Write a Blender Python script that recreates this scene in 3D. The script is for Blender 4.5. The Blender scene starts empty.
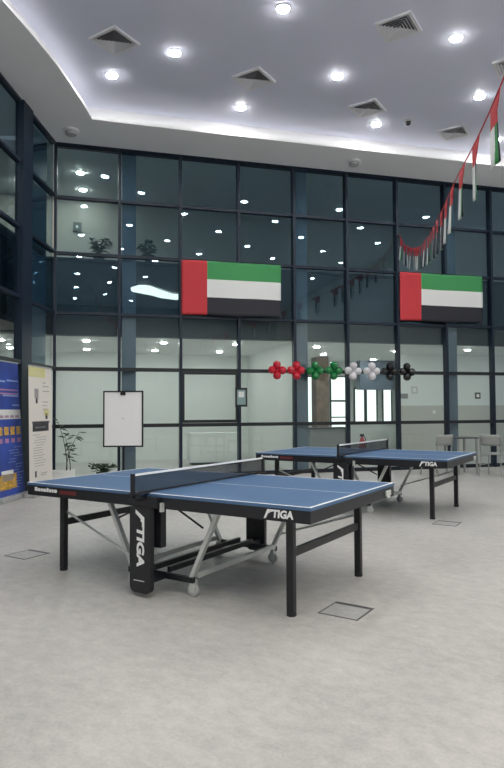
import bpy, bmesh, math, random
from mathutils import Vector, Matrix
S = bpy.context.scene
COL = S.collection
rng = random.Random(7)
PI = math.pi
PHI = 0.26122                         # direction of the glass wall
W0 = Vector((-3.872, 11.976, 0.0))    # corner where the glass wall starts
WD = Vector((math.cos(PHI), math.sin(PHI), 0)); WN = Vector((math.sin(PHI), -math.cos(PHI), 0))
LROT = PI / 2 - 0.032                 # direction of the left glass wall (towards the corner)
LD = Vector((math.cos(LROT), math.sin(LROT), 0))
CEIL, SOFFIT = 7.0, 6.69
BAY = 1.242
LEVELS = [0.05, 1.07, 2.2, 3.31, 4.5, 5.62, 6.66]
def ws(s, d, z=0.0): return W0 + WD * s + WN * d + Vector((0, 0, z))

# ------------------------------------------------------------------ camera
cam_d = bpy.data.cameras.new('camera'); cam = bpy.data.objects.new('camera', cam_d); COL.objects.link(cam)
F_PX, CAM_H, PITCH, ROLL, CY = 611.89, 1.37447, 0.036809, -0.005452, 387.32
cp, sp, cr, sr = math.cos(PITCH), math.sin(PITCH), math.cos(ROLL), math.sin(ROLL)
R_ = Vector((cr, -sp * sr, cp * sr)); U_ = Vector((-sr, -sp * cr, cp * cr)); F_ = Vector((0, cp, sp))
M = Matrix.Identity(4)
for i in range(3): M[i][0], M[i][1], M[i][2] = R_[i], U_[i], -F_[i]
M.translation = (0, 0, CAM_H); cam.matrix_world = M
cam_d.sensor_fit = 'HORIZONTAL'; cam_d.sensor_width = 36.0; cam_d.lens = F_PX / 504 * 36
cam_d.shift_y = (CY - 384) / 504; cam_d.clip_end = 200
S.camera = cam
# ------------------------------------------------------------------ world and exposure
w = bpy.data.worlds.new('world'); S.world = w; w.use_nodes = True
w.node_tree.nodes['Background'].inputs[0].default_value = (0.75, 0.85, 1, 1)
w.node_tree.nodes['Background'].inputs[1].default_value = 0.25
S.view_settings.view_transform = 'Standard'; S.view_settings.look = 'None'
S.view_settings.gamma = 1.0; S.view_settings.exposure = 0.52; S.view_settings.use_curve_mapping = False
LAMP = 150.0        # hall downlights
COVE = 3.6         # LED strip in the cove
OFFICE = 106.0      # downlights of the ground floor offices
GALLERY = 160.0      # downlights of the upper gallery
REARCOVE = 13.0

# ------------------------------------------------------------------ materials
def mat(name, col, rough=0.5, metal=0.0, noise=None, spec=0.5, coat=0.0, bump=0.0):
    m = bpy.data.materials.new(name); m.use_nodes = True
    nt = m.node_tree; b = nt.nodes['Principled BSDF']
    b.inputs['Base Color'].default_value = (*col, 1); b.inputs['Roughness'].default_value = rough
    b.inputs['Metallic'].default_value = metal; b.inputs['Specular IOR Level'].default_value = spec
    b.inputs['Coat Weight'].default_value = coat
    if noise:
        sc, amt = noise
        tc = nt.nodes.new('ShaderNodeTexCoord'); n = nt.nodes.new('ShaderNodeTexNoise')
        n.inputs['Scale'].default_value = sc; n.inputs['Detail'].default_value = 6
        r = nt.nodes.new('ShaderNodeValToRGB'); e = r.color_ramp.elements
        e[0].position = .3; e[1].position = .7
        e[0].color = (*[max(0, c * (1 - amt)) for c in col], 1); e[1].color = (*[min(1, c * (1 + amt)) for c in col], 1)
        nt.links.new(tc.outputs['Object'], n.inputs['Vector']); nt.links.new(n.outputs['Fac'], r.inputs['Fac'])
        nt.links.new(r.outputs['Color'], b.inputs['Base Color'])
        if bump:
            bp = nt.nodes.new('ShaderNodeBump'); bp.inputs['Strength'].default_value = bump; bp.inputs['Distance'].default_value = .01
            nt.links.new(n.outputs['Fac'], bp.inputs['Height']); nt.links.new(bp.outputs['Normal'], b.inputs['Normal'])
    return m
def emit(name, col, s):
    m = bpy.data.materials.new(name); m.use_nodes = True; nt = m.node_tree; nt.nodes.clear()
    o = nt.nodes.new('ShaderNodeOutputMaterial'); e = nt.nodes.new('ShaderNodeEmission')
    e.inputs[0].default_value = (*col, 1); e.inputs[1].default_value = s
    nt.links.new(e.outputs[0], o.inputs[0]); return m
def glass(name, tint, refl, base):
    m = bpy.data.materials.new(name); m.use_nodes = True; nt = m.node_tree; nt.nodes.clear()
    N = nt.nodes.new
    o = N('ShaderNodeOutputMaterial'); mix = N('ShaderNodeMixShader'); t = N('ShaderNodeBsdfTransparent'); g = N('ShaderNodeBsdfGlossy')
    t.inputs[0].default_value = (*tint, 1); g.inputs['Color'].default_value = (*refl, 1); g.inputs['Roughness'].default_value = 0.0
    lw = N('ShaderNodeLayerWeight'); lw.inputs[0].default_value = .5
    p = N('ShaderNodeMath'); p.operation = 'POWER'; p.inputs[1].default_value = 5
    q = N('ShaderNodeMath'); q.operation = 'MULTIPLY_ADD'; q.inputs[1].default_value = 0.9; q.inputs[2].default_value = base
    nt.links.new(lw.outputs['Facing'], p.inputs[0]); nt.links.new(p.outputs[0], q.inputs[0]); nt.links.new(q.outputs[0], mix.inputs[0])
    nt.links.new(t.outputs[0], mix.inputs[1]); nt.links.new(g.outputs[0], mix.inputs[2]); nt.links.new(mix.outputs[0], o.inputs[0])
    return m
def net_mat():
    m = bpy.data.materials.new('net_mesh'); m.use_nodes = True; nt = m.node_tree
    b = nt.nodes['Principled BSDF']; b.inputs['Base Color'].default_value = (.02, .025, .035, 1); b.inputs['Roughness'].default_value = .8
    b.inputs['Alpha'].default_value = .52
    return m
def floor_mat():
    m = bpy.data.materials.new('grey_vinyl'); m.use_nodes = True; nt = m.node_tree; b = nt.nodes['Principled BSDF']; N = nt.nodes.new; L = nt.links.new
    tc = N('ShaderNodeTexCoord'); mp = N('ShaderNodeMapping'); mp.inputs['Rotation'].default_value = (0, 0, 1.0)
    L(tc.outputs['Object'], mp.inputs['Vector'])
    n1 = N('ShaderNodeTexNoise'); n1.inputs['Scale'].default_value = 9; n1.inputs['Detail'].default_value = 8; n1.inputs['Roughness'].default_value = .7
    n2 = N('ShaderNodeTexNoise'); n2.inputs['Scale'].default_value = 1.1; n2.inputs['Detail'].default_value = 3
    n3 = N('ShaderNodeTexNoise'); n3.inputs['Scale'].default_value = 60; n3.inputs['Detail'].default_value = 3
    st = N('ShaderNodeMapping'); st.inputs['Scale'].default_value = (1, 1.35, 1); L(mp.outputs[0], st.inputs[0])
    L(st.outputs[0], n1.inputs[0]); L(mp.outputs[0], n2.inputs[0]); L(mp.outputs[0], n3.inputs[0])
    a = N('ShaderNodeMath'); a.operation = 'MULTIPLY_ADD'; a.inputs[1].default_value = .5; L(n1.outputs['Fac'], a.inputs[0])
    c = N('ShaderNodeMath'); c.operation = 'MULTIPLY_ADD'; c.inputs[1].default_value = .3; L(n2.outputs['Fac'], c.inputs[0])
    d = N('ShaderNodeMath'); d.operation = 'MULTIPLY'; d.inputs[1].default_value = .2; L(n3.outputs['Fac'], d.inputs[0])
    L(d.outputs[0], c.inputs[2]); L(c.outputs[0], a.inputs[2])
    r = N('ShaderNodeValToRGB'); e = r.color_ramp.elements
    e[0].position = .38; e[0].color = (.365, .36, .348, 1); e[1].position = .64; e[1].color = (.55, .53, .503, 1)
    L(a.outputs[0], r.inputs[0]); L(r.outputs[0], b.inputs['Base Color'])
    b.inputs['Roughness'].default_value = .42; b.inputs['Specular IOR Level'].default_value = .45
    return m
MT = dict(
    floor=floor_mat(),
    ceil=mat('satin_ceiling_paint', (.68, .70, .83), .30, spec=.35),
    soffit=mat('soffit_paint', (.92, .92, .93), .6),
    fascia=mat('cove_white', (.85, .85, .86), .6),
    white=mat('white_paint', (.80, .82, .80), .5),
    office=mat('office_wall', (.76, .79, .76), .6),
    wains=mat('beige_wainscot', (.56, .55, .50), .6),
    olive=mat('gallery_wall', (.38, .37, .34), .7),
    hallwall=mat('hall_wall', (.66, .67, .68), .6),
    slab=mat('dark_slab', (.014, .022, .03), .5),
    navy=mat('navy_frame', (.011, .020, .037), .45, spec=.3),
    blackframe=mat('black_frame', (.008, .011, .015), .4),
    rearwall=mat('rear_wall', (.22, .28, .35), .6),
    darkpanel=mat('darkening_panel_navy', (.045, .075, .12), .5),  # only for the added panel that darkens the corner bay
    column=mat('column_grey', (.095, .13, .175), .5),
    black=mat('black_steel', (.011, .012, .016), .4, spec=.4),
    blackp=mat('black_plastic', (.010, .011, .015), .45),
    blue=mat('table_blue', (.07, .145, .28), .5, noise=(30, .05), spec=.35),
    line=mat('white_line', (.80, .82, .84), .5),
    decal=mat('white_decal', (.85, .86, .86), .5),
    reddecal=mat('red_decal', (.16, .02, .025), .5),
    silver=mat('silver_steel', (.60, .62, .60), .38, metal=.35),
    net=net_mat(),
    wheel=mat('grey_rubber', (.45, .46, .46), .6),
    red=mat('flag_red', (.52, .035, .045), .75), green=mat('flag_green', (.045, .27, .085), .75),
    fwhite=mat('flag_white', (.72, .73, .72), .75), fblack=mat('flag_black', (.016, .017, .026), .7),
    bred=mat('balloon_red', (.55, .01, .03), .18, coat=.4), bgreen=mat('balloon_green', (.006, .19, .045), .18, coat=.4),
    bwhite=mat('balloon_white', (.66, .65, .68), .2, coat=.3), bblack=mat('balloon_black', (.006, .006, .009), .18, coat=.4),
    board=mat('whiteboard', (.92, .92, .93), .3),
    bblue=mat('banner_blue', (.035, .075, .36), .5, noise=(3, .25)), bcream=mat('banner_cream', (.80, .76, .71), .5),
    lblue=mat('banner_light_blue', (.30, .40, .70), .5), gold=mat('banner_gold', (.60, .36, .07), .5, noise=(25, .6)),
    pink=mat('banner_pink', (.45, .22, .38), .5), yellow=mat('banner_yellow', (.72, .68, .34), .5),
    ink=mat('banner_ink', (.35, .33, .33), .6), dark=mat('dark_print', (.05, .05, .06), .6, noise=(40, .5)),
    alu=mat('aluminium', (.55, .56, .57), .35, metal=.6),
    leaf=mat('leaf_green', (.035, .075, .035), .6, noise=(8, .4)), stem=mat('stem_brown', (.07, .06, .04), .7), soil=mat('soil', (.03, .02, .015), .9),
    planter=mat('planter_white', (.80, .80, .78), .5),
    chair=mat('chair_grey', (.33, .345, .33), .5), leggrey=mat('grey_leg', (.35, .36, .35), .4, metal=.3), tabdark=mat('dark_laminate', (.05, .055, .06), .4),
    vent=mat('vent_white', (.72, .72, .76), .5), ventin=mat('vent_dark', (.10, .10, .11), .8),
    detector=mat('detector_grey', (.42, .42, .43), .5), dome=mat('smoked_dome', (.01, .01, .012), .15),
    lid=mat('lid_vinyl', (.41, .41, .40), .5, noise=(20, .1)), boxframe=mat('floor_box_frame', (.10, .10, .10), .5),
    wood=mat('brown_cladding', (.22, .155, .11), .6, noise=(6, .25)), counter=mat('counter_grey', (.24, .25, .25), .5),
    firered=mat('fire_red', (.55, .03, .04), .4), teal=mat('teal_print', (.22, .33, .33), .4), paper=mat('paper', (.72, .75, .73), .6),
    exitg=mat('exit_dark', (.07, .10, .09), .5), string=mat('red_string', (.45, .03, .05), .7),
    glass=glass('clear_glass', (.95, .985, .97), (.78, .90, 1.0), .035),
    glassup=glass('tinted_glass', (.72, .81, .84), (.60, .84, 1.0), .052),
    lamp=emit('downlight_glow', (1, .985, .96), LAMP), led=emit('led_strip', (1, .99, .97), COVE),
    office_lamp=emit('office_lamp_glow', (1, 1, .98), OFFICE), gal_lamp=emit('gallery_lamp_glow', (1, .97, .85), GALLERY),
    rear=emit('rear_cove_glow', (1, .92, .72), REARCOVE), day=emit('daylit_window', (.86, 1, .93), 1.0),
)

# ------------------------------------------------------------------ mesh builder
class MB:
    def __init__(s): s.bm = bmesh.new(); s.mats = []
    def mi(s, m):
        if m is None: return 0
        if m not in s.mats: s.mats.append(m)
        return s.mats.index(m)
    def _fin(s, fs, m):
        i = s.mi(m)
        for f in fs: f.material_index = i
    def box(s, x0, x1, y0, y1, z0, z1, m=None, rot=None, c=None):
        vs = [s.bm.verts.new((x, y, z)) for x in (x0, x1) for y in (y0, y1) for z in (z0, z1)]
        if rot is not None:
            mt = Matrix.Translation(Vector(c)) @ rot.to_4x4() @ Matrix.Translation(-Vector(c))
            for v in vs: v.co = mt @ v.co
        fs = [s.bm.faces.new([vs[i] for i in q]) for q in ((0, 1, 3, 2), (4, 6, 7, 5), (0, 4, 5, 1), (2, 3, 7, 6), (0, 2, 6, 4), (1, 5, 7, 3))]
        s._fin(fs, m); return s
    def beam(s, a, b, w, h, m=None, up=(0, 0, 1)):
        a, b = Vector(a), Vector(b); d = (b - a).normalized(); up = Vector(up)
        sd = d.cross(up)
        if sd.length < 1e-4: sd = d.cross(Vector((1, 0, 0)))
        sd.normalize(); u = sd.cross(d)
        vs = [s.bm.verts.new(p + sd * (w / 2 * i) + u * (h / 2 * j)) for p in (a, b) for i, j in ((-1, -1), (1, -1), (1, 1), (-1, 1))]
        fs = [s.bm.faces.new([vs[i] for i in q]) for q in ((3, 2, 1, 0), (4, 5, 6, 7), (0, 1, 5, 4), (1, 2, 6, 5), (2, 3, 7, 6), (3, 0, 4, 7))]
        s._fin(fs, m); return s
    def tube(s, pts, r, m=None, seg=10, cap=True):
        pts = [Vector(p) for p in pts]; rings = []
        rr = r if isinstance(r, (list, tuple)) else [r] * len(pts)
        for i, p in enumerate(pts):
            d = (pts[min(i + 1, len(pts) - 1)] - pts[max(i - 1, 0)]).normalized()
            u = d.cross(Vector((0, 0, 1)))
            if u.length < 1e-3: u = d.cross(Vector((1, 0, 0)))
            u.normalize(); v = d.cross(u)
            rings.append([s.bm.verts.new(p + (u * math.cos(2 * PI * k / seg) + v * math.sin(2 * PI * k / seg)) * rr[i]) for k in range(seg)])
        fs = []
        for a, b in zip(rings, rings[1:]):
            for k in range(seg): fs.append(s.bm.faces.new((a[k], a[(k + 1) % seg], b[(k + 1) % seg], b[k])))
        if cap: fs.append(s.bm.faces.new(rings[0])); fs.append(s.bm.faces.new(rings[-1]))
        s._fin(fs, m); return s
    def lathe(s, prof, m=None, seg=24, c=(0, 0, 0), axis=None, cap=True):
        c = Vector(c); rings = []; q = Vector((0, 0, 1)).rotation_difference(Vector(axis)) if axis else None
        for r, z in prof:
            ring = []
            for k in range(seg):
                p = Vector((max(r, 1e-4) * math.cos(2 * PI * k / seg), max(r, 1e-4) * math.sin(2 * PI * k / seg), z))
                if q: p = q @ p
                ring.append(s.bm.verts.new(c + p))
            rings.append(ring)
        fs = []
        for a, b in zip(rings, rings[1:]):
            for k in range(seg): fs.append(s.bm.faces.new((a[k], a[(k + 1) % seg], b[(k + 1) % seg], b[k])))
        if cap: fs.append(s.bm.faces.new(rings[0])); fs.append(s.bm.faces.new(rings[-1]))
        s._fin(fs, m); return s
    def poly(s, pts, m=None, ext=None):
        vs = [s.bm.verts.new(p) for p in pts]; f = s.bm.faces.new(vs); fs = [f]
        if ext is not None:
            e = Vector(ext); v2 = [s.bm.verts.new(Vector(p) + e) for p in pts]; n = len(vs)
            fs.append(s.bm.faces.new(v2[::-1]))
            for i in range(n): fs.append(s.bm.faces.new((vs[i], vs[(i + 1) % n], v2[(i + 1) % n], v2[i])))
        s._fin(fs, m); return s
    def strip(s, A, B, m=None, ext=None):
        """quads between two point rows, optionally extruded"""
        for i in range(len(A) - 1): s.poly([A[i], A[i + 1], B[i + 1], B[i]], m, ext)
        return s
    def build(s, name, m=None, parent=None, loc=None, rz=0.0, smooth=False, bevel=0.0):
        bmesh.ops.recalc_face_normals(s.bm, faces=s.bm.faces)
        me = bpy.data.meshes.new(name); s.bm.to_mesh(me); s.bm.free()
        for x in (s.mats or [m]): me.materials.append(x)
        if smooth:
            for p in me.polygons: p.use_smooth = True
            try: me.set_sharp_from_angle(angle=math.radians(40))
            except Exception: pass
        o = bpy.data.objects.new(name, me); COL.objects.link(o)
        if loc is not None: o.location = loc
        o.rotation_euler.z = rz
        if parent: o.parent = parent
        if bevel:
            b = o.modifiers.new('bevel', 'BEVEL'); b.width = bevel; b.segments = 2; b.limit_method = 'ANGLE'
        return o
def tag(o, label=None, cat=None, group=None, kind=None):
    if label: o['label'] = label
    if cat: o['category'] = cat
    if group: o['group'] = group
    if kind: o['kind'] = kind
    return o
def thing(name, label, cat, loc=(0, 0, 0), rz=0.0, group=None):
    o = bpy.data.objects.new(name, None); COL.objects.link(o); o.location = loc; o.rotation_euler.z = rz
    o.empty_display_size = .1
    return tag(o, label, cat, group)
def struct(o, label, cat='structure'): return tag(o, label, cat, None, 'structure')
KIDS = {}
def kids(o): return [c for c in COL.objects if c.parent == o]
def copy_tree(o, parent=None):
    c = o.copy(); COL.objects.link(c)
    if parent: c.parent = parent
    for ch in kids(o): copy_tree(ch, c)
    return c
def text_mesh(txt, size, shear=0.0, bold=0.0, ext=0.0006):
    cu = bpy.data.curves.new('text', 'FONT'); cu.body = txt; cu.size = size; cu.shear = shear; cu.offset = bold; cu.extrude = ext
    cu.align_x = 'LEFT'; cu.resolution_u = 3
    o = bpy.data.objects.new('text', cu); COL.objects.link(o)
    dg = bpy.context.evaluated_depsgraph_get(); me = bpy.data.meshes.new_from_object(o.evaluated_get(dg))
    bpy.data.objects.remove(o); return me

# ================================================================== SETTING
struct(MB().box(-14, 16, -24, 8, -.12, 0).build('floor', MT['floor'], loc=W0, rz=PHI), 'light grey mottled vinyl floor of the hall', 'floor')

# cove edge: straight in front of the glass wall, curving towards the camera on the left
def cove(off):
    """rim of the raised ceiling; off > 0 lies further over the soffit"""
    pts = [ws(11.1, 1.2 - off), ws(5, 1.2 - off), ws(1.5, 1.2 - off)]
    arc = [(-2.892, 10.974), (-2.893, 10.60), (-2.901, 10.29), (-2.93, 9.8), (-2.961, 9.335), (-3.005, 8.95), (-3.063, 8.563), (-3.13, 8.15), (-3.208, 7.728),
           (-3.40, 6.9), (-3.64, 6.1), (-3.95, 5.2), (-4.10, 4.8)]
    out = []
    for i, (x, y) in enumerate(arc):
        if i == 0:
            out.append(ws(0.688, 1.221) + WN * -off + Vector((-off * .85, 0, 0))); continue
        a, b = arc[i - 1], arc[min(i + 1, len(arc) - 1)]
        n = Vector((-(a[1] - b[1]), a[0] - b[0], 0)).normalized()
        out.append(Vector((x, y, 0)) + n * off)
    return pts + out
def at_z(P, z): return [Vector((p.x, p.y, z)) for p in P]
lip, ledge = cove(0.0), cove(0.17)
outer = [ws(11.1, -.12), ws(5, -.12), ws(1.5, -.12), ws(-.15, -.12)]
for q in lip[4:]: outer.append(Vector((-4.244 + .032 * q.y - .12, max(q.y + .35 if q.y > 5 else q.y, 4.8), 0)))
struct(MB().strip(at_z(lip, SOFFIT), at_z(outer, SOFFIT), None, (0, 0, .012)).build('ceiling_soffit', MT['soffit']), 'lower grey ceiling border above the glass walls', 'ceiling')
struct(MB().strip(at_z(ledge, SOFFIT + .013), at_z(ledge, CEIL + .05), None).build('trim_cove', MT['fascia']), 'white lit step around the raised ceiling', 'trim')
struct(MB().strip(at_z(cove(.0), SOFFIT + .013), at_z(cove(.03), SOFFIT + .013), None, (0, 0, .045)).build('trim_cove_lip', MT['soffit']), 'thin upturned lip of the ceiling border', 'trim')
t = thing('cove_light', 'white light strip along the edge of the raised ceiling', 'light', ws(3, 1.05, SOFFIT + .05))
la = [p - t.location for p in at_z(cove(.032), SOFFIT + .016)]; lb = [p - t.location for p in at_z(cove(.032), SOFFIT + .052)]
MB().strip(la, lb).build('led_strip', MT['led'], t)
inner = at_z(ledge, CEIL) + [Vector((-4.9, 0, CEIL)), ws(-8, 22, CEIL), ws(11.3, 22, CEIL)]
struct(MB().poly(inner, None, (0, 0, .06)).build('ceiling', MT['ceil']), 'raised grey ceiling with downlights and air vents', 'ceiling')

# hall walls that close the room beside and behind the camera
struct(MB().box(11.12, 11.3, -21, 0, 0, 7.05).build('wall_right', MT['hallwall'], loc=W0, rz=PHI), 'grey side wall of the hall, right of the frame', 'wall')
struct(MB().box(-9, 11.3, -21.2, -21, 0, 7.05).build('wall_rear', MT['rearwall'], loc=W0, rz=PHI), 'grey rear wall of the hall, behind the camera', 'wall')
LC = Vector((-4.244 + .032 * 11.976, 11.976, 0))
struct(MB().box(-24, -7.98, 0, .15, 0, 7.05).build('wall_left', MT['hallwall'], loc=LC, rz=LROT), 'grey solid stretch of left wall beside the camera', 'wall')

# ------------------------------------------------------------------ curtain wall bays
def bay(n, label, loc, rz, width, sash=False, mull=True, jamb=False):
    r = thing('window_%d' % n, label, 'window', loc, rz); r['kind'] = 'structure'
    if mull: MB().box(-.028, .028, -.06, .09, 0, 6.69).build('mullion', MT['navy'], r)
    for i, z in enumerate(LEVELS):
        low = i in (1, 2)
        h = .036 if low else .028
        MB().box(.029, width - .029, -.045 if low else -.02, .08, z - h, z + h).build('transom', MT['blackframe'] if low else MT['navy'], r)
    for i in range(6):
        z0, z1 = LEVELS[i] + .03, LEVELS[i + 1] - .03
        MB().box(.029, width - .029, .028, .040, z0 + .008, z1 - .008).build('glass_pane', MT['glass'] if i < 3 else MT['glassup'], r)
    if sash:
        m = MB(); x0, x1, z0, z1 = .032, width - .032, 1.112, 2.16
        for b in ((x0, x0 + .045, z0, z1), (x1 - .045, x1, z0, z1), (x0 + .045, x1 - .045, z0, z0 + .06), (x0 + .045, x1 - .045, z1 - .045, z1)): m.box(b[0], b[1], -.03, .026, b[2], b[3])
        m.build('sash_frame', MT['blackframe'], r)
    return r
BL = ['beside the left corner, behind the cream banner edge', 'with the flip chart in front', 'holding the left end of the red-green flag', 'left of the first column behind the red balloons',
      'behind the green balloons', 'behind the white balloons', 'behind the black balloons', 'right of the column beside the black balloons', 'at the far right edge of the frame', 'just outside the right edge of the frame']
BL = ['second bay holding the open-edged flag', '', '']
names = ['glass bay at the left corner, above the tall thin plant', 'glass bay behind the white flip chart', 'glass bay with the black-framed sash window', 'glass bay left of the column beside the red balloons',
         'glass bay behind the green balloons', 'glass bay behind the white balloons', 'glass bay behind the black balloons', 'glass bay behind the grey chairs, right of a column', 'glass bay at the right edge of the photo']
for k, nm in enumerate(names):
    bay(k + 1, nm, ws(k * BAY, 0), PHI, BAY if k < 8 else BAY, sash=(k == 2))
MB_last = MB().box(0, .06, -.06, .09, 0, 6.69)
struct(MB_last.build('trim_1', MT['navy'], loc=ws(9 * BAY - .03, 0), rz=PHI), 'last navy post of the glass wall at right', 'trim')
ln = ['left glass bay next to the room corner', 'left glass bay behind the cream banner', 'left glass bay behind the blue banner', 'left glass bay beyond the left frame edge, by the blue banner',
      'left glass bay outside the frame, second from the solid wall', 'left glass bay outside the frame, next to the solid wall']
for k, nm in enumerate(ln):
    bay(11 + k, nm, LC + LD * (-1.33 if k == 0 else -1.72 - k * BAY), LROT, 1.27 if k == 0 else BAY, mull=(k > 0))
struct(MB().box(-1.72, -1.302, -.05, .09, 0, 6.69).build('trim_3', MT['navy'], loc=LC, rz=LROT), 'wide navy post of the left glass wall', 'trim')
struct(MB().box(0, 9 * BAY, -.03, .10, 0, .05).build('baseboard_glass', MT['blackframe'], loc=ws(0, -.001), rz=PHI), 'dark sill under the glass wall', 'baseboard')
struct(MB().box(0.03, 9 * BAY, -.075, .12, 6.655, 6.689).build('trim_2', MT['navy'], loc=ws(0, 0), rz=PHI), 'navy head rail of the glass wall', 'trim')
struct(MB().box(9 * BAY + .04, 11.12, -.05, .12, 0, 6.69).build('wall_far', MT['hallwall'], loc=ws(0, 0), rz=PHI), 'solid stretch of wall beyond the glass wall', 'wall')

# columns behind the glass, then an added panel that darkens the corner bay
for i, s in enumerate((1.30, 5.03, 8.77)):
    struct(MB().box(0, .28, .10, .25, 0, 6.69).build('wall_column_%d' % (i + 1), MT['column'], loc=ws(s, 0), rz=PHI),
           ['blue-grey column behind the flip chart', 'blue-grey column between the red and green balloons', 'blue-grey column behind the left grey chair'][i], 'column')
struct(MB().box(-1.20, -.08, .16, .29, 0, 6.69).build('wall_column_4', MT['darkpanel'], loc=LC, rz=LROT), 'dark blue-grey panel added behind the corner bay to darken its glass', 'column')  # added sheet, no real column: keeps the view through the corner bay dark

# ------------------------------------------------------------------ rooms behind the glass
Z1, Z2 = 2.93, 4.42
struct(MB().box(-5, 14, .5, 6.6, Z1, Z1 + .05).build('ceiling_office', MT['white'], loc=W0, rz=PHI), 'white ceiling of the ground floor rooms', 'ceiling')
struct(MB().box(-.4, 14, .3, .5, Z1 - .02, Z2).box(-4.5, 14, .5, 6.6, Z1 + .06, Z2).build('wall_slab', MT['slab'], loc=W0, rz=PHI), 'dark floor slab edge behind the glass', 'wall')
struct(MB().box(-5, 5.1, 4.5, 4.65, 0, Z1).build('wall_office', MT['office'], loc=W0, rz=PHI), 'pale office wall behind the left bays', 'wall')
struct(MB().box(5.10, 5.2, .55, 4.65, 0, Z1).build('wall_partition', MT['office'], loc=W0, rz=PHI), 'pale partition beside the passage', 'wall')
struct(MB().box(5.2, 10.75, 6.0, 6.15, 0, Z1).build('wall_passage', MT['office'], loc=W0, rz=PHI), 'end wall of the lit passage', 'wall')
m = MB(); A, B = (9.0, 3.0), (10.6, 6.0)
m.poly([(A[0], A[1], 0), (14, A[1], 0), (14, 6.0, 0), (B[0], B[1], 0)], MT['office'], (0, 0, Z1)); 
struct(m.build('wall_meeting_room', MT['office'], loc=W0, rz=PHI), 'pale wall of the right room behind the glass', 'wall')
struct(MB().box(9.05, 14, 2.96, 2.999, 0, 1.47).build('trim_wainscot', MT['wains'], loc=W0, rz=PHI), 'beige lower wall panel in the right room', 'trim')
# gallery
struct(MB().box(-5, 14, .26, 6.6, Z2, Z2 + .06).build('floor_gallery', MT['slab'], loc=W0, rz=PHI), 'floor of the upper gallery', 'floor')
struct(MB().box(-5, 14, 3.3, 3.45, Z2 + .06, 6.69).build('wall_gallery', MT['olive'], loc=W0, rz=PHI), 'olive grey wall of the upper gallery', 'wall')
struct(MB().box(-5, 14, .13, 6.6, 6.72, 6.8).build('ceiling_gallery', MT['soffit'], loc=W0, rz=PHI), 'ceiling of the upper gallery', 'ceiling')
# rooms behind the left glass wall
struct(MB().box(-9, -.3, .3, 3.6, Z1, Z2).build('wall_left_slab', MT['slab'], loc=LC, rz=LROT), 'dark slab edge behind the left glass wall', 'wall')
struct(MB().box(-9, .2, 3.0, 3.15, 0, 6.8).build('wall_left_room', MT['olive'], loc=LC, rz=LROT), 'olive wall of the rooms left of the hall', 'wall')
struct(MB().box(-9, -.3, .13, 3.6, 6.72, 6.8).build('ceiling_left_gallery', MT['soffit'], loc=LC, rz=LROT), 'ceiling of the left gallery', 'ceiling')
struct(MB().box(-9, -8.9, .15, 3.6, 0, 6.8).build('wall_left_end', MT['olive'], loc=LC, rz=LROT), 'end wall of the left rooms', 'wall')

# passage: daylit windows, pillar, bulkhead, counter
def pas(name, label, cat, x0, x1, y0, y1, z0, z1, m): return struct(MB().box(x0, x1, y0, y1, z0, z1).build(name, m, loc=W0, rz=PHI), label, cat)
for i, (a, b, z0, z1, nm) in enumerate(((8.26, 8.82, .8, 2.42, 'tall daylit window beside the brown pillar'), (9.10, 9.42, .95, 2.03, 'small daylit window at left under the dark bulkhead'),
                                      (9.52, 9.86, .95, 2.03, 'daylit window in the middle under the dark bulkhead'), (10.12, 10.40, .95, 2.03, 'narrow daylit window at right under the dark bulkhead'), (7.18, 7.62, .9, 2.42, 'daylit window left of the brown pillar'))):
    r = thing('window_%d' % (20 + i), nm, 'window', ws(a, -5.99), PHI); r['kind'] = 'structure'
    MB().box(0, b - a, -.012, -.002, z0, z1).build('glass_pane', MT['day'], r)
    f = MB()
    for q in ((-.04, 0, z0 - .04, z1 + .04), (b - a, b - a + .04, z0 - .04, z1 + .04), (0, b - a, z0 - .04, z0), (0, b - a, z1, z1 + .04)): f.box(q[0], q[1], -.05, 0, q[2], q[3])
    if i == 0: f.box(0, b - a, -.04, -.013, 1.62, 1.68).box(0, b - a, -.04, -.013, 1.1, 1.14)
    f.build('window_frame', MT['blackframe'], r)
pas('wall_bulkhead', 'dark bulkhead over the passage windows', 'wall', 9.0, 10.2, 5.35, 5.6, 2.0, Z1, MT['column'])
o = pas('wall_pillar', 'brown clad pillar in the passage', 'column', 7.15, 7.55, 4.4, 4.8, 0, Z1, MT['wood'])
t = thing('reception_counter', 'grey counter in the passage behind the green balloons', 'counter', ws(6.5, -3.2), PHI)
MB().box(0, 1.1, 0, .5, 0, .84).build('body', MT['counter'], t); MB().box(-.04, 1.14, -.05, .55, .84, .88).build('top', MT['tabdark'], t)
t = thing('fire_extinguisher', 'red fire extinguisher behind the glass above the rear net', 'fire extinguisher', ws(7.62, -2.3), PHI)
MB().lathe([(.07, 0), (.08, .02), (.08, .5), (.05, .6), (.025, .63), (.025, .66)], seg=16).build('cylinder', MT['firered'], t, smooth=True)
h = MB().box(-.06, .05, -.012, .012, .66, .72).tube([(.03, 0, .68), (.10, 0, .6), (.10, 0, .35)], .012).build('valve_handle', MT['black'], t)
# office cabinet behind sash bay
t = thing('low_cabinet', 'low white office cabinet behind the glass, under the sash window', 'cabinet', ws(3.1, -2.6), PHI)
MB().box(0, 1.3, 0, .45, .06, .80).build('body', MT['office'], t)
for k in range(2): MB().box(.02 + k * .64, .64 + k * .64, -.02, 0, .08, .78).build('door', MT['white'], t)
MB().box(.05, 1.25, .03, .42, 0, .06).build('plinth', MT['dark'], t)

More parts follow.
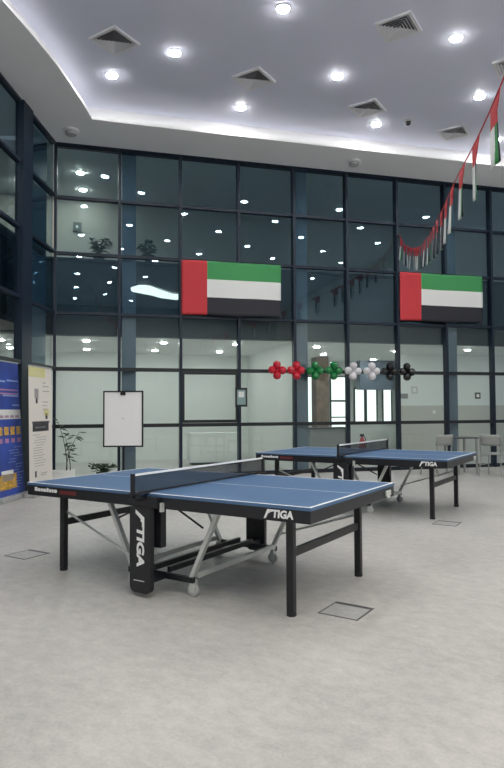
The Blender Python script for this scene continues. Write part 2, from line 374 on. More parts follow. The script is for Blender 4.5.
# ================================================================== CEILING LIGHTS, VENTS, DETECTORS
def make_downlight(r, mlamp):
    t = thing('downlight', '', 'ceiling light')
    MB().lathe([(r, -.001), (r * 1.22, -.001), (r * 1.22, -.008), (r * 1.05, -.014), (r, -.012)], seg=28, cap=False).build('trim_ring', MT['vent'], t, smooth=True)
    MB().lathe([(.0, -.006), (r * .985, -.006), (r * .985, -.019), (r * .8, -.025), (.0, -.028)], seg=28).build('lens', mlamp, t)
    return t
proto = make_downlight(.088, MT['lamp'])
spec = {(0, 0): 'round downlight nearest the camera, at the top middle of the photo', (-1, 0): 'round downlight nearest to the left triangular ceiling vent', (0, 1): 'round downlight in the middle between three ceiling vents',
        (1, 1): 'round downlight to the right of the white square ceiling vent', (-1, 1): 'round downlight below the middle ceiling vent near the cove', (0, 2): 'round downlight just below a vent, left of the dome camera',
        (1, 2): 'round downlight beside the top of the flag bunting', (1, 3): 'round downlight behind the bunting near the right cove edge'}
GA, GB, GO = Vector((1.65, -1.05, 0)), Vector((1.01, 1.755, 0)), Vector((.463, 8.374, 0))
first = True
def place_down(pos, label, group):
    global first
    o = proto if first else copy_tree(proto); first = False
    o.location = pos; o['label'] = label; o['group'] = group
spots = []
for i in range(-9, 12):
    for j in range(-10, 8):
        p = GO + GA * i + GB * j; q = p - W0; s, d = q.dot(WD), q.dot(WN)
        if d < 1.5 or d > 19.5 or s > 10.6: continue
        if p.x < -3.75 - max(0, 5 - p.y) * .02 + (.9 if p.y > 6.5 else .15): continue
        if (i, j) in ((-2, 0), (-2, 1)): continue
        if 13.8 < d < 17.8 and s > 2.0: continue
        spots.append((i, j, p))
for i, j, p in spots:
    lab = spec.get((i, j), 'round ceiling downlight outside the frame, mirrored in the glass wall')
    place_down(Vector((p.x, p.y, CEIL)), lab, 'round ceiling downlights')
place_down(Vector((-2.32, 10.063, CEIL)), 'round downlight nearest the left end of the cove corner', 'round ceiling downlights')

def make_vent():
    t = thing('ceiling_vent', '', 'vent'); a = .27
    m = MB()
    for sx in (-1, 1):
        m.box(min(sx * a, sx * (a - .045)), max(sx * a, sx * (a - .045)), -a, a, -.03, -.001)
        m.box(-a + .0451, a - .0451, min(sx * a, sx * (a - .045)), max(sx * a, sx * (a - .045)), -.03, -.001)
    m.build('frame', MT['vent'], t)
    MB().box(-a + .046, a - .046, -a + .046, a - .046, -.004, -.001).build('backing', MT['ventin'], t)
    m = MB()
    for k in range(5):
        ro = .215 - k * .042; ri = ro - .026
        for q in range(4):
            c, s = math.cos(q * PI / 2), math.sin(q * PI / 2)
            P = [(ro, -ro, -.034), (ro, ro, -.034), (ri, ri, -.008), (ri, -ri, -.008)]
            m.poly([(x * c - y * s, x * s + y * c, z) for x, y, z in P], None, (0, 0, .002))
    m.build('louvre', MT['vent'], t)
    return t
v0 = make_vent()
VR = math.atan2(-1.05, 1.65)
for k, (x, y, lab) in enumerate(((2.18, 8.80, 'large square white ceiling vent at the top right'), (-2.06, 9.10, 'ceiling vent furthest left, above the cove corner'), (.06, 10.19, 'ceiling vent in the middle, above the left flag'),
                                 (2.18, 11.23, 'ceiling vent left of the dome camera, above a downlight'), (4.14, 12.25, 'ceiling vent right of the dome camera, near the cove'), (4.30, 9.82, 'ceiling vent at the right frame edge behind the bunting'))):
    o = v0 if k == 0 else copy_tree(v0)
    o.location = (x, y, CEIL); o.rotation_euler.z = VR; o['label'] = lab; o['group'] = 'square ceiling vents'
t = thing('dome_camera', 'small dark dome camera on the ceiling between two vents', 'camera', (3.067, 11.72, CEIL))
MB().lathe([(.07, -.001), (.07, -.03), (.06, -.04)], seg=20).build('base', MT['detector'], t, smooth=True)
MB().lathe([(.055, -.0405), (.055, -.06), (.045, -.09), (.02, -.105), (0, -.108)], seg=20).build('dome', MT['dome'], t, smooth=True)
for k, (x, y, lab) in enumerate(((-3.403, 11.407, 'round smoke detector on the soffit by the left corner'), (2.213, 12.928, 'round smoke detector on the soffit above the gap between flags'))):
    t = thing('smoke_detector', lab, 'smoke detector', (x, y, SOFFIT), 0, 'smoke detectors')
    MB().lathe([(.15, -.001), (.15, -.03), (.12, -.035)], seg=24).build('base', MT['soffit'], t, smooth=True)
    MB().lathe([(.11, -.0355), (.11, -.085), (.09, -.10), (0, -.102)], seg=24).build('head', MT['detector'], t, smooth=True)

# curved light behind the camera (seen mirrored beside the left flag)
P = [(2.57, -2.44), (2.70, -1.61), (3.165, -1.60), (3.895, -2.25), (4.773, -2.9), (5.6, -2.9), (7.4, -1.5), (9.0, -.2), (9.5, -.7), (7.9, -2.3), (6.3, -3.7), (5.5, -4.2), (4.6, -4.1), (4.0, -3.6), (3.3, -3.4), (2.874, -3.2)]
t = thing('curved_ceiling_light', 'long curved white ceiling light mirrored in the glass left of the flag', 'ceiling light', (5, -2.2, CEIL))
MB().poly([(x - 5, y + 2.2, -.05) for x, y in P], None, (0, 0, .03)).build('diffuser', MT['rear'], t)
cx, cy = 5, -2.2
MB().poly([((x - 5) * 1.02, (y + 2.2) * 1.05, -.0195) for x, y in P], None, (0, 0, .018)).build('housing', MT['vent'], t)

# office lamps
po = make_downlight(.075, MT['office_lamp']); fo = True
for k, (s, y) in enumerate(((.6, 1.4), (.6, 3.3), (2.3, 1.4), (2.3, 3.3), (4.0, 1.4), (4.0, 3.3), (6.1, 1.6), (7.0, 3.4), (8.6, 2.2), (10.3, 1.5), (12, 1.5), (-1.2, 1.6), (-1.2, 3.3), (9.2, 4.8))):
    o = po if fo else copy_tree(po); fo = False
    o.name = 'office_downlight' if k == 0 else 'office_downlight.%03d' % k
    o.location = ws(s, -y, Z1); o['group'] = 'office downlights'
    o['label'] = 'small downlight in the white ceiling of the rooms behind the glass'
pg = make_downlight(.08, MT['gal_lamp']); fg = True
for k, p in enumerate((ws(-.6, -1.2, 6.72), ws(-.9, -2.4, 6.72), ws(.45, -1.5, 6.72), ws(.5, -2.6, 6.72), LC + LD * -2.2 + Vector((-1.5, 0, 6.72)), LC + LD * -4.6 + Vector((-1.5, 0, 6.72)), LC + LD * -7 + Vector((-1.5, 0, 6.72)))):
    o = pg if fg else copy_tree(pg); fg = False
    o.name = 'gallery_downlight' if k == 0 else 'gallery_downlight.%03d' % k
    o.location = p; o['group'] = 'gallery downlights'; o['label'] = 'downlight in the ceiling of the upper gallery'
for k, p in enumerate((LC + LD * -1.2 + Vector((-1.3, 0, Z1)), LC + LD * -2.9 + Vector((-1.6, 0, Z1)), LC + LD * -4.8 + Vector((-1.5, 0, Z1)))):
    o = copy_tree(po); o.name = 'office_downlight.%03d' % (20 + k); o.location = p; o['label'] = 'small downlight of the room behind the left glass wall'

# ================================================================== TABLE TENNIS TABLES
L, W = 2.74, 1.525
def decal(me, name, m, parent, mw):
    me.name = name; me.materials.clear(); me.materials.append(m); me.transform(mw)
    o = bpy.data.objects.new(name, me); COL.objects.link(o); o.parent = parent; return o
def logo(h, mw, parent, sx=1.0):
    """slanted S stroke followed by TIGA"""
    me = text_mesh('TIGA', h * 1.36, .12, h * .06)
    bm = bmesh.new(); bm.from_mesh(me)
    for v in bm.verts: v.co.x = v.co.x * sx + h * .80 * sx
    P = [(-.45, -.22), (-.15, -.22), (.25, .50), (.45, .50), (.52, .68), (.86, .68), (.93, 1.0), (.12, 1.0)]
    vs = [bm.verts.new((x * h * sx, y * h, .0007)) for x, y in P]; bm.faces.new(vs)
    vb = [bm.verts.new((x * h * sx, y * h, -.0006)) for x, y in P]; bm.faces.new(vb[::-1])
    for i in range(len(P)): bm.faces.new((vs[i - 1], vb[i - 1], vb[i], vs[i]))
    bm.to_mesh(me); bm.free()
    return decal(me, 'logo_lettering', MT['decal'], parent, mw)
def front_matrix(x, y, z):      # text in the x-z plane facing -y
    return Matrix.Translation((x, y, z)) @ Matrix.Rotation(PI / 2, 4, 'X')
def make_table():
    t = thing('table_tennis_table', '', 'table tennis table')
    for sx in (-1, 1):
        x0, x1 = sorted((sx * .006, sx * L / 2)); m = MB()
        m.box(x0, x1, -W / 2, W / 2, .738, .7595, MT['blue'])
        xe0, xe1 = sorted((sx * L / 2, sx * (L / 2 - .022))); z0, z1 = .7596, .7604
        m.box(xe0, xe1, -W / 2, W / 2, z0, z1, MT['line'])
        xi0, xi1 = sorted((sx * .006, sx * (L / 2 - .0221)))
        for sy in (-1, 1):
            y0, y1 = sorted((sy * W / 2, sy * (W / 2 - .022))); m.box(xi0, xi1, y0, y1, z0, z1, MT['line'])
        m.box(xi0, xi1, -.003, .003, z0, z1, MT['line'])
        top = m.build('tabletop', None, t)
        m = MB(); e = .004; xa, xb = sorted((sx * .02, sx * (L / 2 - e)))
        for sy in (-1, 1):
            y0, y1 = sorted((sy * (W / 2 - e), sy * (W / 2 - e - .03))); m.box(xa, xb, y0, y1, .655, .7375)
        xo0, xo1 = sorted((sx * (L / 2 - e), sx * (L / 2 - e - .03))); m.box(xo0, xo1, -W / 2 + e + .0301, W / 2 - e - .0301, .655, .7375)
        xo0, xo1 = sorted((sx * .45, sx * .48)); m.box(xo0, xo1, -W / 2 + e + .0301, W / 2 - e - .0301, .69, .7375)
        m.build('apron', MT['black'], t)
        for sy in (-1, 1):
            lx, ly = sx * 1.122, sy * .572
            lg = MB().box(lx - .027, lx + .027, ly - .025, ly + .025, .02, .737).build('leg', MT['black'], t, bevel=.006)
            MB().lathe([(.032, 0), (.034, .006), (.032, .03), (.026, .034)], seg=14, c=(lx, ly, 0)).build('foot', MT['blackp'], lg, smooth=True)
        MB().box(sx * 1.122 - .014, sx * 1.122 + .014, -.546, .546, .385, .44).build('crossbar', MT['black'], t)
        # silver folding struts with castors
        for sy in (-1, 1):
            a, b = (sx * .285, sy * .585, .125), (sx * .575, sy * .60, .70)
            MB().beam(a, b, .03, .042, up=(0, 1, 0)).build('strut', MT['silver'], t)
            cx, cy = sx * .30, sy * .58
            cs = MB().beam((cx, cy, .125), (cx, cy, .075), .05, .035).box(cx - .022, cx + .022, cy - .022, cy - .016, .03, .085).box(cx - .022, cx + .022, cy + .016, cy + .022, .03, .085).build('castor', MT['silver'], t)
            MB().lathe([(.012, -.015), (.043, -.015), (.047, -.008), (.047, .008), (.043, .015), (.012, .015)], seg=20, c=(cx, cy, .047), axis=(0, 1, 0)).build('wheel', MT['wheel'], cs, smooth=True)
        MB().beam((sx * .325, -.56, .155), (sx * .325, .56, .155), .028, .038).build('wheel_bar', MT['silver'], t)
        # thin diagonal brace from a leg to the trolley, alternating sides
        MB().tube([(sx * 1.10, sx * .555, .50), (sx * .30, sx * .62, .24)], .010).build('brace_rod', MT['silver'], t, smooth=True)
        MB().tube([(sx * .09, -sx * .0 - .60, .67), (sx * .42, -.62, .52)], .008).build('stay_rod', MT['black'], t, smooth=True)
        MB().tube([(sx * .09, .60, .67), (sx * .42, .62, .52)], .008).build('stay_rod', MT['black'], t, smooth=True)
    # side panels carrying the vertical lettering
    for sy in (-1, 1):
        P = [(-.115, .66), (.09, .66), (.09, .09)] + [(.04 + .05 * math.cos(a), .085 - .05 * math.sin(a)) for a in [k * PI / 12 for k in range(1, 7)]] + [(-.065 - .05 * math.sin(a), .085 - .05 * math.cos(a)) for a in [k * PI / 12 for k in range(0, 6)]] + [(-.115, .09)]
        y = sy * .815
        pn = MB().poly([(x, y, z) for x, z in P], None, (0, -sy * .04, 0)).build('side_panel', MT['blackp'], t)
        if sy < 0:
            mw = Matrix.Translation((-.040, -.8155, .600)) @ Matrix.Rotation(PI / 2, 4, 'X') @ Matrix.Rotation(-PI / 2, 4, 'Z')
            lo = logo(.070, mw, pn, 1.36)
            MB().box(-.075, .03, -.8162, -.8152, .121, .127).build('name_line', MT['decal'], pn)
        MB().box(.0, .115, sy * .70 - .03, sy * .70 + .03, .36, .70).build('latch_housing', MT['blackp'], t)
        MB().box(-.10, .14, min(sy * .72, sy * .80), max(sy * .72, sy * .80), .66, .735).build('hinge_block', MT['blackp'], t)
        MB().box(.15, .175, sy * .772 - .012, sy * .772 + .012, .635, .70).build('release_lever', MT['silver'], t)
        MB().beam((-.32, sy * .60, .125), (.32, sy * .60, .125), .035, .04).build('trolley_rail', MT['black'], t)
        MB().box(-.05, .05, min(sy * .60, sy * .776), max(sy * .60, sy * .776), .10, .15).build('panel_bracket', MT['black'], t)
    for x in (-.07, .07): MB().beam((x, -.585, .168), (x, .585, .168), .03, .04).build('trolley_beam', MT['black'], t)
    # lettering on the apron
    ap = [o for o in kids(t) if o.name.startswith('apron')]
    logo(.050, front_matrix(1.045, -W / 2 + .0033, .678), ap[1])
    m = MB(); x = -1.275            # white strokes: the lettering here is too small to read in the photo
    for k, wd in enumerate((.036, .026, .026, .034, .026, .026, .022, .030)):
        h = .034 if k in (0, 4) else .026
        m.box(x, x + wd, -W / 2 + .0028, -W / 2 + .0041, .692, .692 + h); m.box(x + wd, x + wd + .0075, -W / 2 + .0028, -W / 2 + .0039, .703, .709); x += wd + .0076
    m.build('apron_lettering', MT['decal'], ap[0])
    MB().box(-.96, -.76, -W / 2 + .0028, -W / 2 + .0039, .685, .715).build('red_mark', MT['reddecal'], ap[0])
    # corner catches
    for sx in (-1, 1):
        x0, x1 = sorted((sx * (L / 2 - .0035), sx * (L / 2 + .014))); m = MB()
        m.box(x0, x1, sx * .60 - .05, sx * .60 + .05, .672, .715).box(x0, x1, sx * .60 - .02, sx * .60 + .03, .655, .6715)
        m.build('safety_catch', MT['silver'], t, bevel=.004)
    # net set
    for sy in (-1, 1):
        y = sy * .905
        MB().box(-.012, .012, y - .014, y + .014, .735, .915).box(-.035, .035, min(sy * .745, sy * .915), max(sy * .745, sy * .915), .7612, .772).box(-.03, .03, min(sy * .77, sy * .915), max(sy * .77, sy * .915), .715, .735).build('net_post', MT['black'], t, bevel=.002)
    nt = MB().box(-.0015, .0015, -.89, .89, .775, .897).build('net', MT['net'], t)
    MB().box(-.005, .005, -.89, .89, .897, .9125).build('net_tape', MT['line'], nt)
    MB().box(-.003, .003, -.89, .89, .764, .775).build('net_cord', MT['black'], nt)
    return t
T1 = make_table(); T1.location = (-.3827, 5.2247, 0); T1.rotation_euler.z = -.5674
T1['label'] = 'blue table tennis table in front, nearest the camera'; T1['group'] = 'table tennis tables'
T2 = copy_tree(T1); T2.location = (1.61, 8.78, 0); T2.rotation_euler.z = -.572
T2['label'] = 'blue table tennis table behind, near the balloons and grey chairs'

# ================================================================== FLAGS AND BUNTING
def wave(s, z, k): return .010 * math.sin(3.1 * s + 1.7 * z + k) + .006 * math.sin(7.3 * s - 5 * z + 2 * k)
def flag(label, s0, s1, z0, z1, k):
    w, h = s1 - s0, z1 - z0; t = thing('wall_flag', label, 'flag', ws(s0, .10, z0), PHI, 'large flags on the glass wall')
    m = MB(); nx, nz = 40, 18; g = {}
    for i in range(nx + 1):
        for j in range(nz + 1):
            u, v = i / nx, j / nz
            g[i, j] = m.bm.verts.new((u * w, wave(u * w, v * h, k) + .012 * (1 - v) * math.sin(9 * u), v * h + .012 * math.sin(u * PI * 3) * (1 if j == 0 else .3)))
    for i in range(nx):
        for j in range(nz):
            mm = MT['red'] if i < 10 else (MT['fblack'] if j < 6 else MT['fwhite'] if j < 12 else MT['green'])
            f = m.bm.faces.new((g[i, j], g[i + 1, j], g[i + 1, j + 1], g[i, j + 1])); f.material_index = m.mi(mm)
    o = m.build('cloth', None, t, smooth=True)
    so = o.modifiers.new('thickness', 'SOLIDIFY'); so.thickness = .003
    m = MB()
    for x, z in ((.02, h - .02), (w - .02, h - .02), (w / 2, h - .02), (.02, .02), (w - .02, .02)): m.box(x - .012, x + .012, .0, .06, z - .012, z + .012)
    m.build('fixing_tab', MT['dark'], t)
flag('large red, green, white and black flag on the left, over the sash window', 2.49, 4.64, 3.345, 4.48, 0.4)
flag('large red, green, white and black flag on the right, over the black balloons', 7.47, 9.63, 3.385, 4.49, 2.0)

BP = [Vector(q) for q in ((3.384, 13.80, 5.322), (3.40, 13.45, 5.02), (3.40, 12.9, 4.80), (3.33, 12.2, 4.62), (3.20, 11.4, 4.44), (3.009, 10.492, 4.29), (2.83, 9.6, 4.12), (2.64, 8.793, 3.99), (2.362, 7.565, 3.80), (2.152, 6.637, 3.67),
       (1.997, 5.91, 3.60), (1.90, 5.35, 3.56), (1.80, 4.75, 3.53), (1.72, 4.2, 3.56), (1.62, 3.5, 3.66), (1.45, 2.3, 3.95), (1.2, .6, 4.6), (.95, -1.2, 5.6), (.75, -2.6, 6.99))]
def catmull(P, n=8):
    out = []
    for i in range(len(P) - 1):
        a, b, c, d = P[max(i - 1, 0)], P[i], P[i + 1], P[min(i + 2, len(P) - 1)]
        for k in range(n):
            t = k / n; out.append(.5 * ((2 * b) + (c - a) * t + (2 * a - 5 * b + 4 * c - d) * t * t + (3 * b - a - 3 * c + d) * t ** 3))
    return out + [P[-1]]
CP = catmull(BP)
t = thing('flag_bunting', 'string of small red, white, green and black flags sagging across at right', 'bunting', BP[0])
MB().tube([p - BP[0] for p in CP], .006, seg=6).build('string', MT['string'], t, smooth=True)
acc, nxt, cnt = 0.0, .22, 0
FW, FH = .30, .45
for a, b in zip(CP, CP[1:]):
    d = (b - a).length
    while acc + d >= nxt:
        u = (nxt - acc) / d; p = a.lerp(b, u) - BP[0]; tg = (b - a).normalized()
        hd = Vector((tg.x, tg.y, 0)).normalized(); tw = rng.uniform(.02, .22); hd2 = Vector((hd.x * math.cos(tw) - hd.y * math.sin(tw), hd.x * math.sin(tw) + hd.y * math.cos(tw), 0))
        nrm = Vector((-hd2.y, hd2.x, 0)); m = MB(); NX, NZ = 9, 8; g = {}
        sw, ph = rng.uniform(-.03, .03), rng.uniform(0, 6)
        for i in range(NX + 1):
            for j in range(NZ + 1):
                v = j / NZ; fold = max(0, i - 5) * min(1, v * 2.5); x = ((i - 1.8 * fold) / NX - .5) * FW
                base = p + tg * x * (1 - v) + hd2 * x * v * .9
                base.z = p.z + (tg.z * x) * (1 - .6 * v) - v * FH
                g[i, j] = m.bm.verts.new(base + nrm * (v * sw + v * .010 * math.sin(i * .9 + ph) + .0022 * fold))
        for i in range(NX):
            for j in range(NZ):
                mm = MT['red'] if j < 3 else (MT['fwhite'], MT['fblack'], MT['green'])[i // 3]
                f = m.bm.faces.new((g[i, j], g[i, j + 1], g[i + 1, j + 1], g[i + 1, j])); f.material_index = m.mi(mm)
        o = m.build('small_flag', None, t, smooth=True); so = o.modifiers.new('thickness', 'SOLIDIFY'); so.thickness = .002
        nxt += .64 if nxt > 2.2 else .30; cnt += 1
    acc += d
MB().box(-.03, .03, -.005, .09, -.03, .03).build('wall_hook', MT['dark'], t, rz=PHI)

# ================================================================== BALLOONS
BM = {'red': 'bred', 'green': 'bgreen', 'white': 'bwhite', 'black': 'bblack'}
bal = [(4.474, 'red', 'cluster of red balloons at the left end of the row'), (4.891, 'red', 'cluster of red balloons beside the column'), (5.324, 'green', 'cluster of green balloons beside the column'), (5.749, 'green', 'cluster of green balloons next to the white ones'),
       (6.199, 'white', 'cluster of white balloons next to the green ones'), (6.639, 'white', 'cluster of white balloons next to the black ones'), (7.066, 'black', 'cluster of black balloons next to the white ones'), (7.496, 'black', 'cluster of black balloons at the right end of the row')]
def balloon_profile(r): return [(0.004, -r * 1.32), (.012, -r * 1.30), (.006, -r * 1.2), (r * .38, -r * .98), (r * .72, -r * .68), (r * .94, -r * .28), (r, .08 * r), (r * .93, r * .42), (r * .72, r * .72), (r * .4, r * .92), (.002, r)]
for s, c, lab in bal:
    t = thing('balloon_cluster', lab, 'balloons', ws(s, .30, 2.205), PHI, 'balloon clusters on the glass wall')
    for k in range(4):
        a = PI / 2 * k + rng.uniform(-.08, .08); dr = Vector((math.cos(a), -.15, math.sin(a))).normalized()
        MB().lathe(balloon_profile(.086 + rng.uniform(-.003, .003)), seg=20, c=dr * .114, axis=dr).build('balloon', MT[BM[c]], t, smooth=True)
    MB().beam((0, .0, 0), (0, .25, 0), .02, .02).build('tie', MT['dark'], t)

# ================================================================== FLIP CHART, NOTICES
t = thing('flip_chart', 'white flip chart board with black frame and clip on a single post', 'flip chart', (-2.32, 11.03, 0), .0)
MB().box(-.335, .335, -.012, .0, .745, 1.705).build('board', MT['board'], t)
m = MB()
for q in ((-.36, -.335, .72, 1.73), (.335, .36, .72, 1.73), (-.335, .335, .72, .745), (-.335, .335, 1.705, 1.73)): m.box(q[0], q[1], -.02, .012, q[2], q[3])
m.build('frame', MT['black'], t)
MB().box(-.045, .045, -.04, -.0205, 1.65, 1.715).box(-.3, .3, -.026, -.0205, 1.708, 1.728).build('clip', MT['black'], t)
MB().tube([(0, .03, .02), (0, .03, 1.5)], .018).build('post', MT['black'], t, smooth=True)
MB().lathe([(.26, 0), (.26, .012), (.05, .03), (.02, .05)], seg=28, c=(0, .03, 0)).build('base', MT['black'], t, smooth=True)
m = MB(); m.poly([(.0 + .02 * math.cos(a), -.0125, 1.23 + .016 * math.sin(a)) for a in [k * PI / 6 for k in range(12)]], None, (0, -.0006, 0)).box(-.05, -.035, -.013, -.0122, 1.235, 1.245).build('faint_mark', MT['paper'], t)
t = thing('framed_notice', 'small black-framed teal notice on the mullion beside the sash window', 'notice', ws(3.75, .085, 1.64), PHI)
MB().box(-.13, .13, -.004, .015, -.20, .20).build('frame', MT['blackframe'], t); MB().box(-.09, .09, -.009, -.0042, -.155, .155, MT['teal']).box(-.06, .06, -.0096, -.0091, .0, .12, MT['paper']).build('print', None, t)
t = thing('square_sign', 'small dark square sign with pale centre on the right glass', 'sign', ws(9.53, .01, 1.68), PHI)
MB().box(-.075, .075, .02, .027, -.075, .075).build('plate', MT['exitg'], t); MB().box(-.035, .035, .0155, .0195, -.035, .035).build('pale_centre', MT['paper'], t)
t = thing('exit_sign', 'small dark sign in the upper gallery above the plants', 'sign', ws(.36, -3.0, 6.0), PHI)
MB().box(-.10, .10, .25, .29, -.11, .11).build('plate', MT['exitg'], t); MB().box(-.035, .02, .235, .2495, -.035, .02).build('symbol', MT['paper'], t)

t = thing('wall_notice', 'small pale square notice on the wall behind the right glass, near the black balloons', 'notice', ws(9.571, -2.985, 1.909), PHI)
MB().box(-.10, .10, .0, .012, -.10, .10, MT['wains']).box(-.06, .06, -.002, -.0005, -.06, .06, MT['office']).build('plate', None, t)
t = thing('wall_grille', 'small grey ventilation grille on the wall behind the right glass', 'grille', ws(9.224, -2.985, 1.739), PHI)
MB().box(-.14, .14, .0, .012, -.07, .07).build('plate', MT['counter'], t)
t = thing('wall_switch', 'white round wall switch on the beige panel behind the right glass', 'switch', ws(10.162, -2.955, 1.285), PHI)
MB().lathe([(.05, 0), (.05, .012), (.03, .016), (0, .016)], seg=18, axis=(0, -1, 0)).build('plate', MT['white'], t)

# ================================================================== ROLL-UP BANNERS
def banner(label, a, b, lean, h, mat_main, deco):
    a, b = Vector((*a, 0)), Vector((*b, 0)); d = b - a; w = d.length; rz = math.atan2(d.y, d.x)
    t = thing('rollup_banner', label, 'banner', a, rz, 'roll-up banners')
    MB().box(-.02, w + .02, -.09, .09, 0.0, .075).build('base_case', MT['alu'], t, bevel=.015)
    sh = lean / h
    def q(x, z, y=0): return (x, z * sh + y, z)
    m = MB(); m.poly([q(0, .075), q(w, .075), q(w, h), q(0, h)], mat_main, (0, .004, 0))
    for (x0, x1, z0, z1, mm) in deco(w, h): m.poly([q(x0, z0, -.0015), q(x1, z0, -.0015), q(x1, z1, -.0015), q(x0, z1, -.0015)], mm, (0, .001, 0))
    m.build('print', None, t)
    MB().beam(q(-.005, h + .008), q(w + .005, h + .008), .02, .02).build('top_rail', MT['alu'], t)
    MB().tube([(w / 2, .05, .05), (w / 2, h * sh + .03, h)], .01).build('pole', MT['alu'], t)
def blue_deco(w, h):
    D = []
    for zz, x0, x1, mm in ((1.86, .45, .83, 'lblue'), (1.84, .1, .4, 'lblue'), (1.71, .05, .8, 'pink'), (1.65, .1, .82, 'pink'), (1.62, .3, .8, 'lblue'), (1.47, .6, .83, 'lblue')):
        D.append((x0, x1, zz - .012, zz + .012, MT[mm]))
    D.append((.1, w - .01, 1.25, 1.40, MT['fwhite']))
    for k in range(4): D.append((.16 + k * .17, .28 + k * .17, 1.27, 1.31, MT['pink']))
    for k in range(4): D.append((.08 + k * .2, .22 + k * .2, 1.0, 1.13, MT['gold'])); D.append((.09 + k * .2, .21 + k * .2, .88, .95, MT['pink']))
    for k in range(15):
        z = .80 - k * .045; x0 = rng.uniform(.35, .6); 
        for j in range(3):
            x1 = x0 + rng.uniform(.03, .12); D.append((x0, min(x1, w - .02), z, z + .010, MT['lblue'])); x0 = x1 + .02
    D.append((.05, .60, .17, .40, MT['gold'])); D.append((.12, .5, .30, .46, MT['fwhite']))
    return D
def cream_deco(w, h):
    D = [(0, w * .72, 1.93, h - .01, MT['yellow']), (.1, .42, 1.99, 2.0, MT['fwhite'])]
    D += [(.20, .34, 1.58, 1.74, MT['ink']), (.24, .31, 1.50, 1.58, MT['dark']), (.54, .74, 1.29, 1.40, MT['yellow']), (.60, .68, 1.24, 1.34, MT['dark'])]
    D += [(.12, .72, 1.04, 1.20, MT['dark']), (.10, .76, 1.17, 1.21, MT['ink']), (.22, .6, 1.09, 1.115, MT['fwhite'])]
    for z in (1.84, 1.78, 1.70, 1.52, 1.46, 1.40): D.append((.5, .5 + rng.uniform(.1, .26), z, z + .012, MT['ink']))
    for k in range(13): z = .98 - k * .042; x = rng.uniform(.1, .25); D.append((x, x + rng.uniform(.25, .45), z, z + .008, MT['ink']))
    D += [(.19, .25, .30, .40, MT['dark']), (.4, .65, .34, .352, MT['ink']), (.4, .62, .31, .32, MT['ink']), (.36, .46, .14, .22, MT['dark'])]
    return D
banner('blue roll-up banner with gold pictures at the left edge', (-3.77, 9.16), (-3.70, 10.02), .15, 2.15, MT['bblue'], blue_deco)
banner('cream roll-up banner with a dark box picture, beside the corner', (-3.525, 9.74), (-3.44, 10.59), .04, 2.10, MT['bcream'], cream_deco)

# ================================================================== PLANTS
def leaf(m, p, d, ln, wd):
    d = Vector(d).normalized(); sd = d.cross(Vector((0, 0, 1)));
    if sd.length < .01: sd = Vector((1, 0, 0))
    sd.normalize(); up = sd.cross(d)
    p = Vector(p); a = p + d * ln * .45 + sd * wd / 2 - up * .01; b = p + d * ln * .45 - sd * wd / 2 - up * .01; c = p + d * ln - Vector((0, 0, ln * .15)); mid = p + d * ln * .5 + up * wd * .12
    vs = [m.bm.verts.new(x) for x in (p, a, c, b, mid)]
    for q in ((0, 1, 4), (1, 2, 4), (2, 3, 4), (3, 0, 4)): m.bm.faces.new([vs[i] for i in q])
def plant(name, label, loc, stems, h, spread, nl, ll, pot, rz=0.0, group=None, seed=1, ps=None):
    r = random.Random(seed); t = thing(name, label, 'plant', loc, rz, group)
    px, py, pz = pot
    if ps: 
        MB().box(-px / 2, px / 2, -py / 2, py / 2, 0, pz).build('planter_box', MT[ps], t, bevel=.008)
    else:
        MB().lathe([(px * .7, 0), (px, pz * .9), (px * 1.05, pz), (px * .9, pz), (px * .88, pz - .03), (0, pz - .03)], seg=20).build('pot', MT['dark'], t, smooth=True)
    st, lf = MB(), MB()
    for k in range(stems):
        a = r.uniform(0, 2 * PI); x0, y0 = r.uniform(-.3, .3) * px, r.uniform(-.3, .3) * py; hh = h * r.uniform(.65, 1)
        pts = [Vector((x0 + math.cos(a) * spread * (i / 5) ** 2, y0 + math.sin(a) * spread * (i / 5) ** 2, pz - .03 + hh * i / 5)) for i in range(6)]
        st.tube(pts, [.010, .009, .008, .006, .005, .003], seg=6)
        for j in range(nl):
            i = r.uniform(1.6, 5); p0 = pts[int(i)].lerp(pts[min(int(i) + 1, 5)], i % 1); b = r.uniform(0, 2 * PI)
            leaf(lf, p0, (math.cos(b), math.sin(b), r.uniform(-.2, .7)), ll * r.uniform(.6, 1.1), ll * .32)
    st.build('stems', MT['stem'], t, smooth=True); o = lf.build('foliage', MT['leaf'], t); o.modifiers.new('thickness', 'SOLIDIFY').thickness = .0015
    return t
plant('potted_plant', 'tall thin plant in a white planter beside the cream banner', (-3.47, 11.30, 0), 3, 1.0, .25, 11, .20, (.40, .35, .28), PHI, None, 5, 'planter')
plant('potted_plant', 'low bushy plant behind the front table, left of the flip chart', (-2.80, 11.55, 0), 9, .20, .24, 10, .17, (.13, .13, .22), 0, None, 8)
plant('gallery_plant', 'bushy plant on the upper gallery behind the left bay', ws(.85, -.7, Z2 + .06), 9, .42, .20, 9, .20, (.12, .12, .16), 0, 'gallery plants', 11)
plant('gallery_plant', 'bushy plant on the upper gallery right of the first column', ws(1.93, -.7, Z2 + .06), 9, .42, .22, 9, .22, (.12, .12, .16), 0, 'gallery plants', 12)
plant('gallery_plant', 'tall climbing plant high behind the left glass wall', LC + LD * -1.25 + Vector((-1.0, 0, Z2 + .001)), 5, 1.7, .35, 14, .24, (.16, .16, .3), 0, 'gallery plants', 13)
struct(MB().box(-9, -.3, .13, 3.6, Z2 - .06, Z2).build('floor_left_gallery', MT['slab'], loc=LC, rz=LROT), 'floor of the left gallery', 'floor')

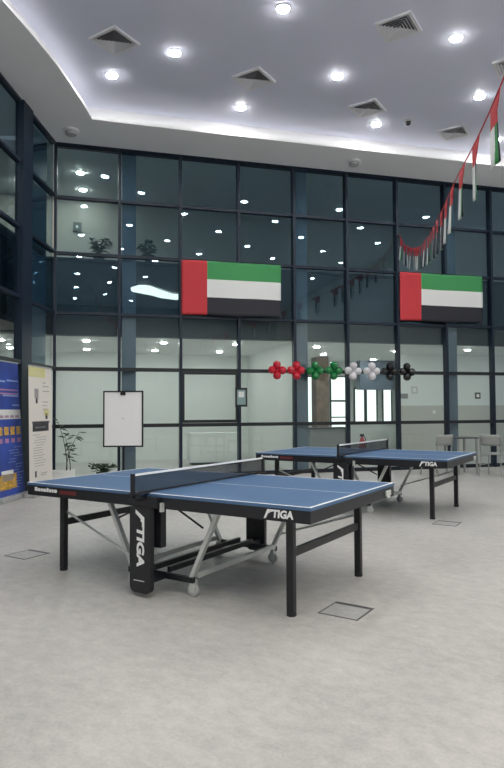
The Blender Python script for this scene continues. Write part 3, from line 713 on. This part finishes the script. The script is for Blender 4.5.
# ================================================================== CHAIRS AND TABLE AT RIGHT
def make_chair():
    t = thing('side_chair', '', 'chair')
    MB().box(-.22, .22, -.21, .21, .435, .465).build('seat', MT['chair'], t, bevel=.012)
    m = MB(); n = 12; g = [[m.bm.verts.new((-.225 + .45 * i / n, .20 + .05 * (1 - (2 * i / n - 1) ** 2) + .05 * j / 4, .62 + .22 * j / 4)) for i in range(n + 1)] for j in range(5)]
    for j in range(4):
        for i in range(n): m.bm.faces.new((g[j][i], g[j][i + 1], g[j + 1][i + 1], g[j + 1][i]))
    o = m.build('backrest', MT['chair'], t, smooth=True); so = o.modifiers.new('thickness', 'SOLIDIFY'); so.thickness = .018
    for sx in (-1, 1):
        MB().tube([(sx * .20, -.19, .44), (sx * .225, -.23, 0)], .013).build('leg', MT['leggrey'], t, smooth=True)
        MB().tube([(sx * .205, .262, .80), (sx * .20, .20, .45), (sx * .225, .26, 0)], .013).build('leg', MT['leggrey'], t, smooth=True)
        MB().tube([(sx * .212, -.21, .22), (sx * .212, .228, .22)], .009).build('stretcher', MT['leggrey'], t, smooth=True)
    return t
c1 = make_chair(); c1.location = (3.84, 12.80, 0); c1.rotation_euler.z = PI + .5; c1['label'] = 'grey chair left of the small dark table by the glass'; c1['group'] = 'grey chairs by the glass'
c2 = copy_tree(c1); c2.location = (4.98, 12.62, 0); c2.rotation_euler.z = PI - .75; c2['label'] = 'grey chair right of the small dark table by the glass'
t = thing('side_table', 'small dark-topped square table between the two grey chairs', 'table', (4.47, 13.12, 0), PHI)
MB().box(-.26, .26, -.26, .26, .745, .77).build('tabletop', MT['tabdark'], t, bevel=.004)
for sx in (-1, 1):
    for sy in (-1, 1): MB().box(sx * .22 - .018, sx * .22 + .018, sy * .22 - .018, sy * .22 + .018, 0, .745).build('leg', MT['leggrey'], t)

# ================================================================== FLOOR BOXES
def floor_box(label, x, y, a, rz):
    t = thing('floor_box', label, 'floor box', (x, y, 0), rz, 'floor outlet boxes'); m = MB(); e = .012
    for q in ((-a, a, -a, -a + e), (-a, a, a - e, a), (-a, -a + e, -a + e, a - e), (a - e, a, -a + e, a - e)): m.box(q[0], q[1], q[2], q[3], 0.0, .003)
    m.build('frame', MT['boxframe'], t)
    MB().box(-a + e, a - e, -a + e, a - e - .03, 0.0, .002).build('lid', MT['lid'], t)
    MB().box(-a + e, a - e, a - e - .03, a - e, 0.0, .0015).build('cable_flap', MT['boxframe'], t)
floor_box('square floor box in front of the front table, by its right legs', .635, 4.23, .145, -.58)
floor_box('square floor box at left, between banner and front table', -2.165, 5.925, .15, -.56)
floor_box('square floor box beside the right legs of the rear table', 2.33, 7.40, .14, -.56)
